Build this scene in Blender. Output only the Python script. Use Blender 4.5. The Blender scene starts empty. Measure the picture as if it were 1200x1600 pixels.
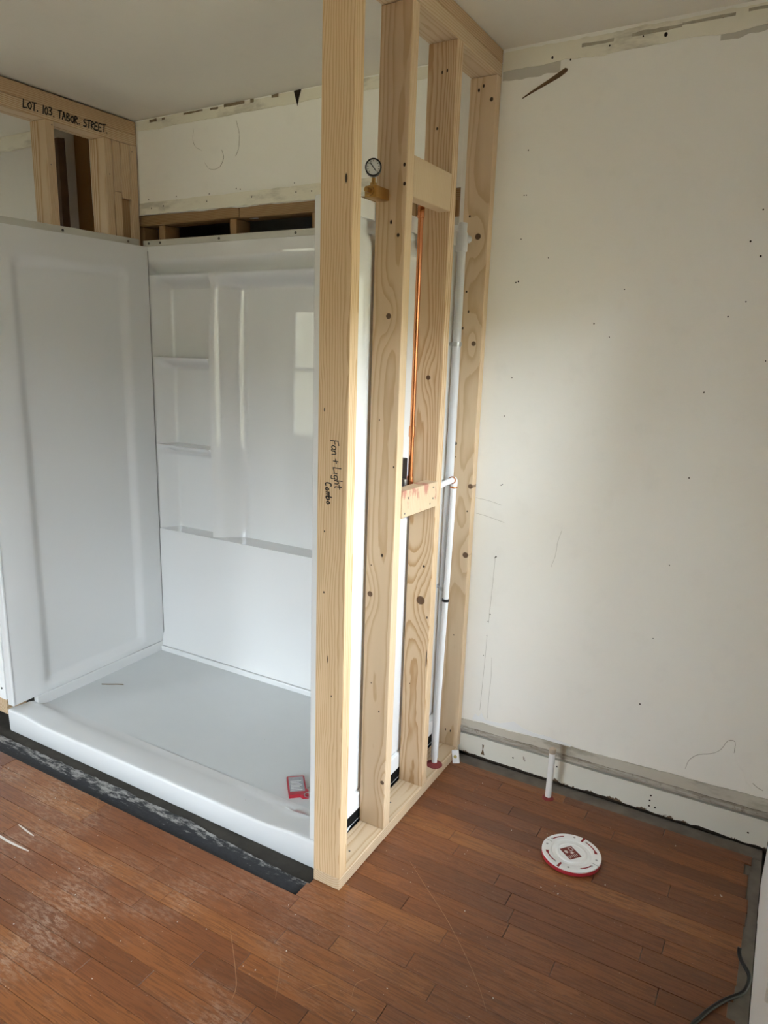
import bpy, bmesh, math, random
from mathutils import Vector, Matrix, Euler
from mathutils import noise as mnoise
from mathutils.geometry import tessellate_polygon
C = bpy.context.scene.collection
SC = bpy.context.scene
random.seed(7)
PI = math.pi

# ------------------------------------------------------------------ camera
cam_d = bpy.data.cameras.new('camera')
cam = bpy.data.objects.new('camera', cam_d)
C.objects.link(cam)
SC.camera = cam
cam.location = (1.01178, -1.52058, 1.52055)
cam.rotation_euler = (1.331489, -0.0195048, 0.5500308)
cam_d.sensor_fit = 'VERTICAL'
cam_d.sensor_height = 36.0
cam_d.lens = 1138.688 / 1600 * 36.0
cam_d.shift_x = 58.496 / 1600
cam_d.shift_y = 16.991 / 1600
cam_d.clip_start = 0.02

# ------------------------------------------------------------------ sky, light, exposure
world = bpy.data.worlds.new('overcast_sky')
SC.world = world
world.use_nodes = True
wn = world.node_tree
bg = wn.nodes['Background']
bg.inputs[0].default_value = (0.80, 0.90, 1.0, 1)
bg.inputs[1].default_value = 30.0
SC.view_settings.view_transform = 'Standard'
SC.view_settings.look = 'None'
SC.view_settings.gamma = 1.0
SC.view_settings.use_curve_mapping = False
SC.view_settings.exposure = 0.66
SC.cycles.max_bounces = 16
SC.cycles.diffuse_bounces = 10
SC.cycles.use_denoising = True

H = 2.4147          # ceiling
L = 0.8788          # back wall plane
S = 0.089           # stud depth
RX = 1.117          # right wall plane
RY = -3.0           # rear wall plane
LX = -4.0           # far left wall plane
WIN_SIDE_ADDED = (0.20, 0.66, 0.95, 2.00)       # window added to light the side room, in the left wall: y0 y1 z0 z1
BLOCKER_HEDGE_TOP = 2.7  # height of the unseen planting added to cut low sky light
WIN_R = (-0.26, 0.47, 0.54, 1.90)     # window in the right wall: y0 y1 z0 z1
WIN_B = (-3.74, -2.84, 0.49, 1.92)     # window in the rear wall: x0 x1 z0 z1
WIN_REAR_ADDED = (-0.42, 1.00, 0.42, 2.10)     # wide unseen window added in the rear wall for more light

def portal(loc, rot, sx, sy):
    d = bpy.data.lights.new('sky_portal', 'AREA')
    d.shape = 'RECTANGLE'; d.size = sx; d.size_y = sy
    d.cycles.is_portal = True
    o = bpy.data.objects.new('sky_portal', d); C.objects.link(o)
    o.location = loc; o.rotation_euler = rot
for w in (WIN_R,):
    portal((RX + .13, (w[0]+w[1])/2, (w[2]+w[3])/2), (0, PI/2, 0), w[3]-w[2], w[1]-w[0])
portal((LX - .13, (WIN_SIDE_ADDED[0]+WIN_SIDE_ADDED[1])/2, (WIN_SIDE_ADDED[2]+WIN_SIDE_ADDED[3])/2), (0, -PI/2, 0), WIN_SIDE_ADDED[3]-WIN_SIDE_ADDED[2], WIN_SIDE_ADDED[1]-WIN_SIDE_ADDED[0])
for w in (WIN_B, WIN_REAR_ADDED):
    portal(((w[0]+w[1])/2, RY - .13, (w[2]+w[3])/2), (PI/2, 0, 0), w[1]-w[0], w[3]-w[2])

# ------------------------------------------------------------------ node helper
class G:
    def __init__(s, name, rough=.5, spec=.5):
        s.mat = bpy.data.materials.new(name); s.mat.use_nodes = True
        s.t = s.mat.node_tree; s.n = s.t.nodes
        s.b = s.n['Principled BSDF']
        s.b.inputs['Roughness'].default_value = rough
        s.b.inputs['Specular IOR Level'].default_value = spec
    def link(s, a, b): s.t.links.new(a, b)
    def put(s, sock, v):
        if v is None: return
        if isinstance(v, (int, float)): sock.default_value = v
        elif isinstance(v, tuple):
            sock.default_value = v if len(v) == len(sock.default_value) else tuple(v) + (1,)
        else: s.link(v, sock)
    def m(s, op, a, b=None, c=None, clamp=False):
        n = s.n.new('ShaderNodeMath'); n.operation = op; n.use_clamp = clamp
        s.put(n.inputs[0], a); s.put(n.inputs[1], b); s.put(n.inputs[2], c)
        return n.outputs[0]
    def add(s, a, b): return s.m('ADD', a, b)
    def mul(s, a, b): return s.m('MULTIPLY', a, b)
    def step(s, v, lo, hi, a=0., b=1.):
        n = s.n.new('ShaderNodeMapRange'); n.interpolation_type = 'SMOOTHSTEP'
        s.put(n.inputs[0], v)
        for i, x in enumerate((lo, hi, a, b)): s.put(n.inputs[i+1], x)
        return n.outputs[0]
    def coord(s, kind='Object'):
        return s.n.new('ShaderNodeTexCoord').outputs[kind]
    def world(s): return s.n.new('ShaderNodeNewGeometry').outputs['Position']
    def sep(s, v):
        n = s.n.new('ShaderNodeSeparateXYZ'); s.link(v, n.inputs[0]); return n.outputs
    def comb(s, x, y, z):
        n = s.n.new('ShaderNodeCombineXYZ')
        for i, v in enumerate((x, y, z)): s.put(n.inputs[i], v)
        return n.outputs[0]
    def scale(s, v, sc, off=None):
        n = s.n.new('ShaderNodeMapping'); s.link(v, n.inputs[0])
        n.inputs['Scale'].default_value = sc
        if off is not None: s.put(n.inputs['Location'], off)
        return n.outputs[0]
    def noise(s, v, sc=5., det=3., rough=.55, dist=0.):
        n = s.n.new('ShaderNodeTexNoise'); s.link(v, n.inputs['Vector'])
        n.inputs['Scale'].default_value = sc; n.inputs['Detail'].default_value = det
        n.inputs['Roughness'].default_value = rough; n.inputs['Distortion'].default_value = dist
        return n.outputs[0]
    def mix(s, f, a, b):
        n = s.n.new('ShaderNodeMix'); n.data_type = 'RGBA'
        s.put(n.inputs[0], f); s.put(n.inputs[6], a); s.put(n.inputs[7], b)
        return n.outputs[2]
    def color(s, c): s.put(s.b.inputs['Base Color'], c)
    def rough(s, v): s.put(s.b.inputs['Roughness'], v)
    def bump(s, h, strength=.3, dist=.002):
        n = s.n.new('ShaderNodeBump'); n.inputs['Strength'].default_value = strength
        n.inputs['Distance'].default_value = dist
        s.link(h, n.inputs['Height']); s.link(n.outputs[0], s.b.inputs['Normal'])
    def random(s): return s.n.new('ShaderNodeObjectInfo').outputs['Random']

def plain(name, col, rough=.5, spec=.5, metal=0., var=.0, vs=20.):
    g = G(name, rough, spec)
    g.b.inputs['Metallic'].default_value = metal
    if var:
        n = g.noise(g.coord(), vs, 3)
        g.color(g.mix(n, tuple(c*(1-var) for c in col), tuple(min(1, c*(1+var)) for c in col)))
    else:
        g.color(tuple(col))
    return g.mat

def lumber(name, axis='z', knots=(), pith=(.01, .075), spacing=.0052, seed=0., tone=(1, 1, 1), contrast=1., slope=.012, wav=.008, dots=()):
    """softwood: rings round a pith line; knots [(u, w, radius)] bend the rings on the wide face"""
    g = G(name, .62, .25)
    X, Y, Z = g.sep(g.coord())
    u, v, w = {'z': (X, Y, Z), 'y': (X, Z, Y), 'x': (Y, Z, X), 'zx': (Y, X, Z)}[axis]
    base = g.comb(g.mul(u, 9.), g.mul(v, 9.), g.add(g.mul(w, 1.7), seed))
    n1 = g.noise(base, 1., 2.)
    fine = g.noise(g.comb(g.mul(u, 40.), g.mul(v, 40.), g.add(g.mul(w, 9.), seed)), 1., 2.)
    cu = g.add(g.mul(w, slope), pith[0])
    du = g.m('SUBTRACT', u, cu)
    dv = g.m('SUBTRACT', v, pith[1])
    r = g.m('SQRT', g.add(g.mul(du, du), g.mul(dv, dv)))
    r = g.add(r, g.mul(g.m('SUBTRACT', n1, .5), wav * 2))
    r = g.add(r, g.mul(g.m('SUBTRACT', fine, .5), wav * .42))
    kmask = None
    for (ku, kw, kr) in knots:
        a = g.m('SUBTRACT', u, ku); b = g.m('SUBTRACT', w, kw); b3 = g.mul(b, .38)
        d2 = g.add(g.mul(a, a), g.mul(b3, b3))
        sig = kr * 2.4
        r = g.add(r, g.mul(g.m('EXPONENT', g.mul(d2, -1 / (2 * sig * sig))), kr * 1.5))
        d = g.m('SQRT', g.add(g.mul(a, a), g.mul(b, b)))
        k = g.step(d, kr * .75, kr, 1., 0.)
        ring = g.mul(g.m('SINE', g.mul(d, 2200.)), .2)
        k = g.mul(k, g.add(ring, .92))
        kmask = k if kmask is None else g.m('MAXIMUM', kmask, k)
    dmask = None
    for (ku, kw, kr, stretch) in dots:
        a = g.m('SUBTRACT', u, ku); b = g.mul(g.m('SUBTRACT', w, kw), 1. / stretch)
        d = g.m('SQRT', g.add(g.mul(a, a), g.mul(b, b)))
        k = g.step(d, kr * .6, kr, 1., 0.)
        dmask = k if dmask is None else g.m('MAXIMUM', dmask, k)
    f = g.m('FRACT', g.mul(r, 1 / spacing))
    late = g.mul(g.m('POWER', g.step(f, .30, .92), 1.6), g.step(f, .92, 1., 1., 0.))
    wide = g.noise(g.comb(g.mul(u, 14.), g.mul(v, 14.), g.mul(w, 1.)), 1., 2.)
    fib = g.noise(g.comb(g.mul(u, 420.), g.mul(v, 420.), g.mul(w, 8.)), 1., 2.)
    t = lambda c: tuple(x * y for x, y in zip(c, tone))
    pale = g.mix(wide, t((.58, .445, .295)), t((.66, .52, .36)))
    col = g.mix(g.m('MULTIPLY', late, .95 * contrast), pale, t((.40, .235, .10)))
    col = g.mix(g.mul(fib, .16), col, t((.50, .34, .18)))
    if kmask is not None: col = g.mix(kmask, col, (.070, .026, .009))
    if dmask is not None: col = g.mix(dmask, col, (.05, .03, .018))
    g.color(col)
    g.bump(g.add(late, g.mul(fib, .4)), .10, .0006)
    return g.mat

# ------------------------------------------------------------------ materials
M = {}
M['pine'] = lumber('pine', 'z', seed=3.)
M['pine_y'] = lumber('pine_along', 'y', seed=5., spacing=.006)
M['pine_dim'] = lumber('pine_plate', 'y', seed=9., spacing=.007, contrast=.6)
M['pine_block'] = lumber('pine_block', 'z', seed=12., pith=(.02, .15), contrast=.35)
M['old_pine'] = lumber('old_pine', 'z', seed=15., tone=(.62, .52, .42))
M['old_pine_x'] = lumber('old_pine_along', 'x', seed=16., tone=(.55, .47, .36))
M['old_brown'] = lumber('old_brown', 'z', seed=17., tone=(.42, .28, .14), contrast=.5)
M['old_orange'] = lumber('old_orange', 'z', seed=18., tone=(.62, .42, .20), contrast=.4)
M['shower'] = plain('white_acrylic', (.76, .77, .775), .022, .55)
M['flange'] = plain('dull_flange', (.56, .55, .50), .5, .3)
M['seam'] = plain('grey_seam', (.32, .32, .32), .7, .2)
M['pan_floor'] = None
def pan_mat():
    g = G('textured_white_acrylic', .38, .4)
    n = g.noise(g.world(), 6., 3)
    g.color(g.mix(n, (.60, .625, .63), (.66, .68, .685)))
    g.bump(g.noise(g.world(), 700., 1), .12, .0006)
    return g.mat
M['pan_floor'] = pan_mat()
def wall_mat(name, a, b, stain=.0):
    g = G(name, .72, .2)
    P = g.world()
    n = g.noise(P, 1.6, 3); n2 = g.noise(P, 14., 4)
    c = g.mix(n, a, b)
    c = g.mix(g.mul(g.step(n2, .55, .75), .16), c, tuple(x * .86 for x in a))
    if stain:
        n3 = g.noise(g.scale(P, (2.2, 2.2, 7.)), 1.6, 5, .65)
        c = g.mix(g.mul(g.step(n3, .5, .66), stain), c, (.34, .31, .25))
    g.color(c)
    g.bump(g.add(g.noise(P, 180., 2), g.mul(n2, 1.5)), .12, .0012)
    return g.mat
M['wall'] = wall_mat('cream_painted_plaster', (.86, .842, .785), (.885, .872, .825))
M['wall_tape'] = wall_mat('cream_torn_edge', (.76, .72, .60), (.80, .77, .66), .55)
M['wall_smudge'] = wall_mat('grey_smudged_plaster', (.44, .42, .36), (.62, .59, .52), .6)
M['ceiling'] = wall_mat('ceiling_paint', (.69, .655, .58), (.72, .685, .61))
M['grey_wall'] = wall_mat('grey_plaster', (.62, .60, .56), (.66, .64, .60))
M['white_wall'] = wall_mat('white_drywall', (.83, .84, .84), (.86, .87, .87))
M['dark'] = plain('dark_hole', (.03, .022, .016), .8, .1)
M['gouge'] = plain('brown_sliver', (.14, .085, .045), .75, .2, var=.5, vs=60)
M['black_felt'] = None
def felt_mat():
    g = G('black_felt_paper', .6, .3)
    P = g.world(); X, Y, Z = g.sep(P)
    n = g.noise(g.scale(P, (9., 30., 9.)), 2.2, 6, .7)
    n2 = g.noise(P, 60., 4, .7)
    near = g.step(g.m('SUBTRACT', Y, g.mul(X, .007)), -.05, .005, 0., .25)
    k = g.step(g.add(g.add(n, g.mul(n2, .25)), near), .78, .98)
    g.color(g.mix(k, g.mix(n2, (.010, .011, .013), (.035, .036, .04)), (.30, .29, .275)))
    g.bump(n, .4, .004)
    return g.mat
M['black_felt'] = felt_mat()
M['void'] = plain('cavity_shade', (.006, .006, .006), .8, .1)
M['subfloor'] = plain('dusty_subfloor', (.052, .047, .040), .9, .1, var=.5, vs=14)
M['dust_gray'] = plain('grey_subfloor_dust', (.17, .15, .13), .9, .1, var=.45, vs=18)
def chipped_mat():
    g = G('chipped_cream_paint', .6, .3)
    P = g.world(); X, Y, Z = g.sep(P)
    n = g.noise(g.scale(P, (7., 7., 4.)), 3.2, 6, .68)
    low = g.step(Z, .010, .028, .15, -.03)
    k = g.step(g.add(n, low), .66, .69)
    n2 = g.noise(P, 40, 3)
    g.color(g.mix(k, g.mix(g.noise(P, 5., 2), (.70, .68, .60), (.78, .77, .71)), g.mix(n2, (.10, .055, .03), (.24, .16, .10))))
    g.bump(g.m('SUBTRACT', 1., k), .5, .002)
    return g.mat
M['chipped'] = chipped_mat()
def lath_mat():
    g = G('bare_grey_plaster', .85, .1)
    P = g.world()
    n = g.noise(g.scale(P, (5., 5., 40.)), 1.5, 6, .7); n2 = g.noise(P, 50, 4, .7)
    c = g.mix(g.step(n, .35, .65), (.27, .235, .19), (.50, .47, .42))
    c = g.mix(g.mul(g.step(n2, .55, .7), .6), c, (.12, .09, .06))
    g.color(c); g.bump(g.add(n, n2), .5, .004)
    return g.mat
M['torn_pale'] = plain('torn_pale_paper', (.40, .36, .28), .85, .1, var=.4, vs=40)
M['dark_core'] = plain('dark_gap_core', (.055, .042, .032), .9, .1, var=.5, vs=25)  # darkness of the wall-base gaps put into the core's colour
M['lath'] = lath_mat()
M['torn'] = plain('torn_brown_paper', (.22, .17, .11), .85, .1, var=.6, vs=40)
M['ledge'] = wall_mat('dirty_cream_ledge', (.48, .45, .38), (.64, .61, .54), .9)
M['crack'] = plain('crack_dirt', (.36, .33, .28), .9, .1)
M['brass'] = plain('brass', (.50, .30, .10), .35, .5, 1., .2)
M['copper'] = plain('copper', (.72, .30, .14), .22, .5, 1., .25, 12)
M['pipe'] = plain('white_pipe_plastic', (.80, .80, .80), .35, .5)
M['pipe_grey'] = plain('grey_white_pipe_plastic', (.60, .60, .61), .4, .5)
M['black'] = plain('black_plastic', (.012, .012, .012), .45, .4)
M['dial'] = plain('dial_white', (.72, .73, .72), .4)
M['maroon'] = plain('red_fire_caulk', (.20, .035, .035), .6, .2, var=.3, vs=40)
M['white_plastic'] = plain('white_plastic', (.86, .87, .87), .3, .5)
M['red_plastic'] = plain('red_plastic', (.42, .02, .035), .35, .5)
M['red_dark'] = plain('dark_red_slot', (.25, .015, .02), .5, .3)
M['ink'] = plain('black_marker_ink', (.015, .014, .016), .5, .3)
M['sticker'] = plain('brown_red_sticker', (.20, .045, .035), .6, .2)
M['sticker_white'] = plain('sticker_print', (.70, .60, .56), .6, .2)
M['grey_metal'] = plain('grey_metal', (.45, .45, .45), .35, .5, 1.)
M['nail'] = plain('nail_steel', (.16, .15, .14), .5, .4, .7)
M['label'] = plain('grey_print_window', (.34, .34, .36), .2, .5, var=.35, vs=160)
M['label_line'] = plain('white_print', (.75, .75, .75), .4)
M['window_paint'] = plain('white_window_paint', (.82, .82, .80), .35, .5)
M['grass'] = plain('grass', (.24, .21, .13), .9, .1, var=.4, vs=3)
M['blocker_leaves'] = plain('blocker_hedge_leaves', (.17, .155, .105), .7, .3, var=.6, vs=9)
M['cable'] = plain('black_cable_rubber', (.008, .008, .008), .45, .4)
def red_stain_block():
    m = lumber('red_stained_block', 'z', seed=31., pith=(.02, .05), contrast=.7)
    t = m.node_tree; b = t.nodes['Principled BSDF']
    src = b.inputs['Base Color'].links[0].from_socket
    g = G.__new__(G); g.mat = m; g.t = t; g.n = t.nodes; g.b = b
    P = g.coord()
    n = g.noise(g.scale(P, (18., 26., 14.)), 1., 4, .6)
    g.color(g.mix(g.mul(g.step(n, .54, .66), .75), src, (.42, .13, .10)))
    return m
M['red_block'] = red_stain_block()
def glass_mat():
    m = bpy.data.materials.new('window_glass'); m.use_nodes = True
    t = m.node_tree; t.nodes.remove(t.nodes['Principled BSDF'])
    tr = t.nodes.new('ShaderNodeBsdfTransparent'); gl = t.nodes.new('ShaderNodeBsdfGlossy')
    gl.inputs['Roughness'].default_value = .02
    fr = t.nodes.new('ShaderNodeFresnel'); mx = t.nodes.new('ShaderNodeMixShader')
    t.links.new(fr.outputs[0], mx.inputs[0]); t.links.new(tr.outputs[0], mx.inputs[1]); t.links.new(gl.outputs[0], mx.inputs[2])
    t.links.new(mx.outputs[0], t.nodes['Material Output'].inputs[0])
    return m
M['glass'] = glass_mat()
def floor_mat():
    g = G('worn_oak_varnish', .36, .45)
    P = g.coord(); X, Y, Z = g.sep(P); rnd = g.random()
    W = g.world(); wx, wy, wz = g.sep(W)
    off = g.mul(rnd, 37.)
    v1 = g.comb(g.add(g.mul(X, 3.), off), g.add(g.mul(Y, 42.), off), off)
    n = g.noise(v1, 1., 4, .6, .4)
    grain = g.noise(g.comb(g.add(g.mul(X, 9.), off), g.mul(Y, 230.), off), 1., 4, .65)
    f = g.m('FRACT', g.add(g.mul(n, 7.), g.mul(X, .3)))
    cath = g.mul(g.step(f, .4, .9), g.step(f, .92, 1., 1., 0.))
    ramp = g.n.new('ShaderNodeValToRGB'); g.link(rnd, ramp.inputs[0])
    cr = ramp.color_ramp
    cr.elements[0].position = 0.; cr.elements[0].color = (.150, .053, .019, 1)
    cr.elements[1].position = 1.; cr.elements[1].color = (.285, .112, .034, 1)
    for p, c in ((.22, (.185, .064, .023, 1)), (.55, (.215, .076, .025, 1)), (.8, (.24, .086, .027, 1))):
        e = cr.elements.new(p); e.color = c
    c = ramp.outputs[0]
    big = g.noise(g.scale(W, (1.2, 3., 1.)), 1.3, 3)
    c = g.mix(g.mul(g.step(big, .42, .62), .35), c, (.16, .058, .024))
    c = g.mix(g.mul(cath, .48), c, (.085, .028, .012))
    c = g.mix(g.mul(g.step(grain, .48, .72), .5), c, (.09, .032, .014))
    # worn and dusty traffic patches, where the varnish has gone pale
    wear = g.noise(g.scale(W, (1.6, 2.6, 1.)), 1.5, 4, .6)
    zone = g.step(g.add(g.mul(wx, .7), wy), -1.15, .25, 1., .10)
    scuff = g.noise(g.scale(W, (34., 120., 1.)), 1., 6, .8)
    k = g.mul(g.mul(g.step(wear, .42, .62), zone), g.step(scuff, .44, .60))
    c = g.mix(g.mul(k, .50), c, (.54, .40, .30))
    speck = g.noise(W, 170., 2, .5)
    c = g.mix(g.mul(g.step(speck, .73, .77), .6), c, (.66, .60, .53))
    g.color(c)
    g.rough(g.add(g.mul(wear, .25), g.add(.22, g.mul(k, .25))))
    g.bump(g.add(g.mul(grain, .6), g.mul(g.noise(W, 25., 3), .8)), .16, .0012)
    return g.mat
M['floor'] = floor_mat()

# ------------------------------------------------------------------ object helpers
def finish(name, bm, mat, parent=None, smooth=None, centre=None):
    bmesh.ops.recalc_face_normals(bm, faces=bm.faces)
    vs = [v.co for v in bm.verts]
    lo = Vector((min(v.x for v in vs), min(v.y for v in vs), min(v.z for v in vs)))
    hi = Vector((max(v.x for v in vs), max(v.y for v in vs), max(v.z for v in vs)))
    c = Vector(centre) if centre is not None else (lo + hi) / 2
    bmesh.ops.translate(bm, verts=bm.verts, vec=-c)
    me = bpy.data.meshes.new(name); bm.to_mesh(me); bm.free()
    for m in (mat if isinstance(mat, (list, tuple)) else [mat]): me.materials.append(m)
    if smooth is not None:
        me.polygons.foreach_set('use_smooth', [True] * len(me.polygons))
        me.set_sharp_from_angle(angle=math.radians(smooth))
    o = bpy.data.objects.new(name, me); C.objects.link(o)
    o.location = c - (wloc(parent) if parent else Vector())
    if parent: o.parent = parent
    return o
def wloc(o):
    v = Vector(o.location)
    while o.parent: o = o.parent; v += Vector(o.location)
    return v
def box(bm, p0, p1, bevel=0., segs=1):
    r = bmesh.ops.create_cube(bm, size=1)
    vs = r['verts']
    for v in vs:
        v.co = Vector([a + (b - a) * (t + .5) for a, b, t in zip(p0, p1, v.co)])
    if bevel:
        es = list({e for v in vs for e in v.link_edges})
        bmesh.ops.bevel(bm, geom=es, offset=bevel, segments=segs, affect='EDGES', profile=.5)
    return bm
def B(p0, p1, bevel=0., segs=1): return box(bmesh.new(), p0, p1, bevel, segs)
def rot_about(bm, verts, centre, rot):
    bmesh.ops.rotate(bm, verts=verts, cent=centre, matrix=Euler(rot).to_matrix())
def prism(poly, axis, a, b, bm=None):
    """polygon of 2-D points in the plane across AXIS, from a to b along it"""
    bm = bm or bmesh.new()
    def P(u, v, t): return {'x': (t, u, v), 'y': (u, t, v), 'z': (u, v, t)}[axis]
    va = [bm.verts.new(P(u, v, a)) for u, v in poly]; vb = [bm.verts.new(P(u, v, b)) for u, v in poly]
    n = len(poly)
    for i, j, k in tessellate_polygon([[Vector((u, v, 0)) for u, v in poly]]):
        for vv in (va, vb):
            if len({i, j, k}) == 3: bm.faces.new((vv[i], vv[j], vv[k]))
    for i in range(n): bm.faces.new((va[i], vb[i], vb[(i+1) % n], va[(i+1) % n]))
    return bm
def lathe(prof, centre, axis='z', n=32, bm=None, close=True):
    bm = bm or bmesh.new(); rings = []
    cx, cy, cz = centre
    for r, h in prof:
        ring = []
        for i in range(n):
            a = 2 * PI * i / n; u, v = r * math.cos(a), r * math.sin(a)
            p = {'z': (cx+u, cy+v, cz+h), 'x': (cx+h, cy+u, cz+v), 'y': (cx+u, cy+h, cz+v)}[axis]
            ring.append(bm.verts.new(p))
        rings.append(ring)
    for a, b in zip(rings, rings[1:]):
        for i in range(n): bm.faces.new((a[i], a[(i+1) % n], b[(i+1) % n], b[i]))
    if close:
        for ring in (rings[0], rings[-1]):
            if (ring[0].co - ring[n//2].co).length > 1e-6: bm.faces.new(ring)
    return bm
def tube(pts, r, n=12, bm=None):
    bm = bm or bmesh.new(); pts = [Vector(p) for p in pts]; rings = []
    up = None
    for i, p in enumerate(pts):
        d = (pts[min(i+1, len(pts)-1)] - pts[max(i-1, 0)]).normalized()
        if up is None: up = d.orthogonal().normalized()
        up = (up - d * up.dot(d)).normalized(); sd = d.cross(up)
        rings.append([bm.verts.new(p + (up * math.cos(2*PI*k/n) + sd * math.sin(2*PI*k/n)) * r) for k in range(n)])
    for a, b in zip(rings, rings[1:]):
        for k in range(n): bm.faces.new((a[k], a[(k+1) % n], b[(k+1) % n], b[k]))
    bm.faces.new(rings[0]); bm.faces.new(rings[-1])
    return bm
def spline(pts, k=6):
    pts = [Vector(p) for p in pts]; out = []
    for i in range(len(pts)-1):
        p0, p1, p2, p3 = pts[max(i-1, 0)], pts[i], pts[i+1], pts[min(i+2, len(pts)-1)]
        for j in range(k):
            t = j / k
            out.append(.5 * ((2*p1) + (p2-p0)*t + (2*p0-5*p1+4*p2-p3)*t*t + (3*p1-p0-3*p2+p3)*t**3))
    out.append(pts[-1]); return out
def thing(name, label, cat, loc=(0, 0, 0), group=None):
    o = bpy.data.objects.new(name, None); C.objects.link(o); o.empty_display_size = .05
    o.location = loc; o['label'] = label; o['category'] = cat
    if group: o['group'] = group
    return o
def tag(o, label, cat, group=None):
    o['label'] = label; o['category'] = cat
    if group: o['group'] = group
    return o
def struct(name, bm, mat, parent=None, smooth=None):
    o = finish(name, bm, mat, parent, smooth)
    if parent is None: o['kind'] = 'structure'
    return o
def ss(t, a, b):
    t = max(0., min(1., (t - a) / (b - a))); return t * t * (3 - 2 * t)
def ragged(a, b, n, base, amp, seed, sharp=1.):
    """points from a to b with an uneven second coordinate"""
    out = []
    for i in range(n + 1):
        t = a + (b - a) * i / n
        out.append((t, base(t) if callable(base) else base))
        k = mnoise.noise(Vector((t * 9., seed, 0))) + .6 * mnoise.noise(Vector((t * 37., seed, 3.))) * sharp
        out[-1] = (t, out[-1][1] + amp * k)
    return out

# ------------------------------------------------------------------ large structure
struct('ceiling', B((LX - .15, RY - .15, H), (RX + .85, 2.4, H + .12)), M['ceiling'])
floor = bpy.data.objects.new('floor', None); C.objects.link(floor); floor['kind'] = 'structure'
finish('subfloor', B((LX - .15, RY - .15, -.06), (RX + .2, 2.4, -.021)), M['subfloor'], floor)

# back wall: drywall above the shower opening and to the right of it
OPX = -.030
bot = ragged(.0, 1.30, 90, lambda x: .142 + .030 * x, .006, 2.)
wall_back = struct('wall_back', prism([(OPX, .143)] + bot[1:] + [(1.30, H), (OPX, H)], 'y', L, L + .012), M['wall'])
finish('wall_sheet', prism(ragged(-1.72, OPX - .0003, 60, lambda x: 2.046 - .012 * (x + 1.6) / 1.6, .004, 5.) + [(OPX - .0003, H), (-1.72, H)], 'y', L, L + .012), M['wall'], wall_back)
finish('wall_core', B((OPX + .005, L + .0125, -.02), (RX + .2, L + .11, H)), M['dark_core'], wall_back)
finish('wall_core', B((LX - .15, L + .0125, 2.05), (OPX + .005, L + .11, H)), M['old_brown'], wall_back)
finish('wall_core', B((LX - .15, L + .0125, -.02), (-1.72, L + .11, 2.05)), M['old_brown'], wall_back)

# base of the back wall: bare plaster ledge with a dark gap, then the chipped cream board
t1 = struct('trim_1', prism([(0.0, .098)] + [(x, .096 + .012 * x) for x in (.3, .6, .9, 1.13)] + [(x, z) for x, z in reversed(ragged(0., 1.13, 80, lambda x: .1435 + .028 * x, .004, 11.))], 'y', L - .004, L + .0123), M['ledge'])
finish('plaster_ridge', prism(ragged(0.0, 1.125, 90, lambda x: .098 + .013 * x, .003, 21.) + list(reversed(ragged(0.0, 1.125, 90, lambda x: .117 + .014 * x, .004, 23.))), 'y', L - .009, L - .0035), M['lath'], t1)
bb_top = [(x, .087 + .014 * x) for x in (0.0, .4, .8, 1.126)]
bb_bot = list(reversed(ragged(0.0, 1.126, 110, lambda x: .012 - .002 * x, .0050, 31., 1.6)))
struct('baseboard_back', prism(bb_top + bb_bot, 'y', L - .006, L + .0122), M['chipped'])

# right wall: drywall with a ragged lower edge and the window; bare plaster at its far end
RW = .12
def rw_box(y0, y1, z0, z1): return B((RX, y0, z0), (RX + RW, y1, z1))
DY = (-2.495, -1.665)      # added closet doorway in the right wall, its open leaf blocks rear light
wr = struct('wall_right', rw_box(DY[1], WIN_R[0], .03, H), M['white_wall'])
finish('wall_sheet', rw_box(RY, DY[0], .03, H), M['white_wall'], wr)
finish('wall_sheet', rw_box(DY[0], DY[1], 2.04, H), M['white_wall'], wr)
finish('added_closet_wall', B((RX + RW + .001, DY[0] - .05, -.02), (RX + .75, DY[0], H)), M['wall'], wr)
finish('added_closet_wall', B((RX + RW + .001, DY[1], -.02), (RX + .75, DY[1] + .05, H)), M['wall'], wr)
finish('added_closet_wall', B((RX + .75, DY[0] - .05, -.02), (RX + .80, DY[1] + .05, H)), M['wall'], wr)
finish('added_closet_floor', B((RX + RW, DY[0], -.02), (RX + .75, DY[1], -.001)), M['subfloor'], wr)
dr = bpy.data.objects.new('blocker_door', None); C.objects.link(dr); dr['kind'] = 'structure'; dr.location = (RX - .38, DY[1], 0)  # unseen leaf added to shade the back wall's right corner and floor
DX0, DX1 = RX - .82, RX - .004
leaf = finish('blocker_leaf', B((DX0, DY[1] - .034, .012), (DX1, DY[1] - .006, 2.03), .002), M['window_paint'], dr)
for (xa, xb) in ((DX0 + .11, DX0 + .37), (DX0 + .44, DX1 - .11)):
    for (za, zb) in ((.22, .85), (1.02, 1.55), (1.66, 1.90)):
        finish('blocker_panel', B((xa, DY[1] - .038, za), (xb, DY[1] - .002, zb), .004), M['window_paint'], leaf)
finish('blocker_knob', lathe([(.025, 0), (.025, .004), (.010, .006), (.010, .03), (.026, .04), (.028, .052), (.018, .064), (.001, .066)], (DX0 + .06, DY[1] - .006, .95), 'y', 24), M['brass'], leaf, 40)
for (ya, yb, za, zb) in ((DY[0] - .07, DY[0], 0, 2.11), (DY[1], DY[1] + .07, 0, 2.11), (DY[0], DY[1], 2.04, 2.11)):
    finish('casing', B((RX - .016, ya, za), (RX - .0005, yb, zb), .003), M['window_paint'], dr)
for w in (WIN_R,):
    finish('wall_sheet', rw_box(w[0], w[1], w[3], H), M['white_wall'], wr)
    finish('wall_sheet', rw_box(w[0], w[1], .03, w[2]), M['white_wall'], wr)
edge = ragged(WIN_R[1], .66, 90, .022, .010, 41., 1.4)
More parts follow.
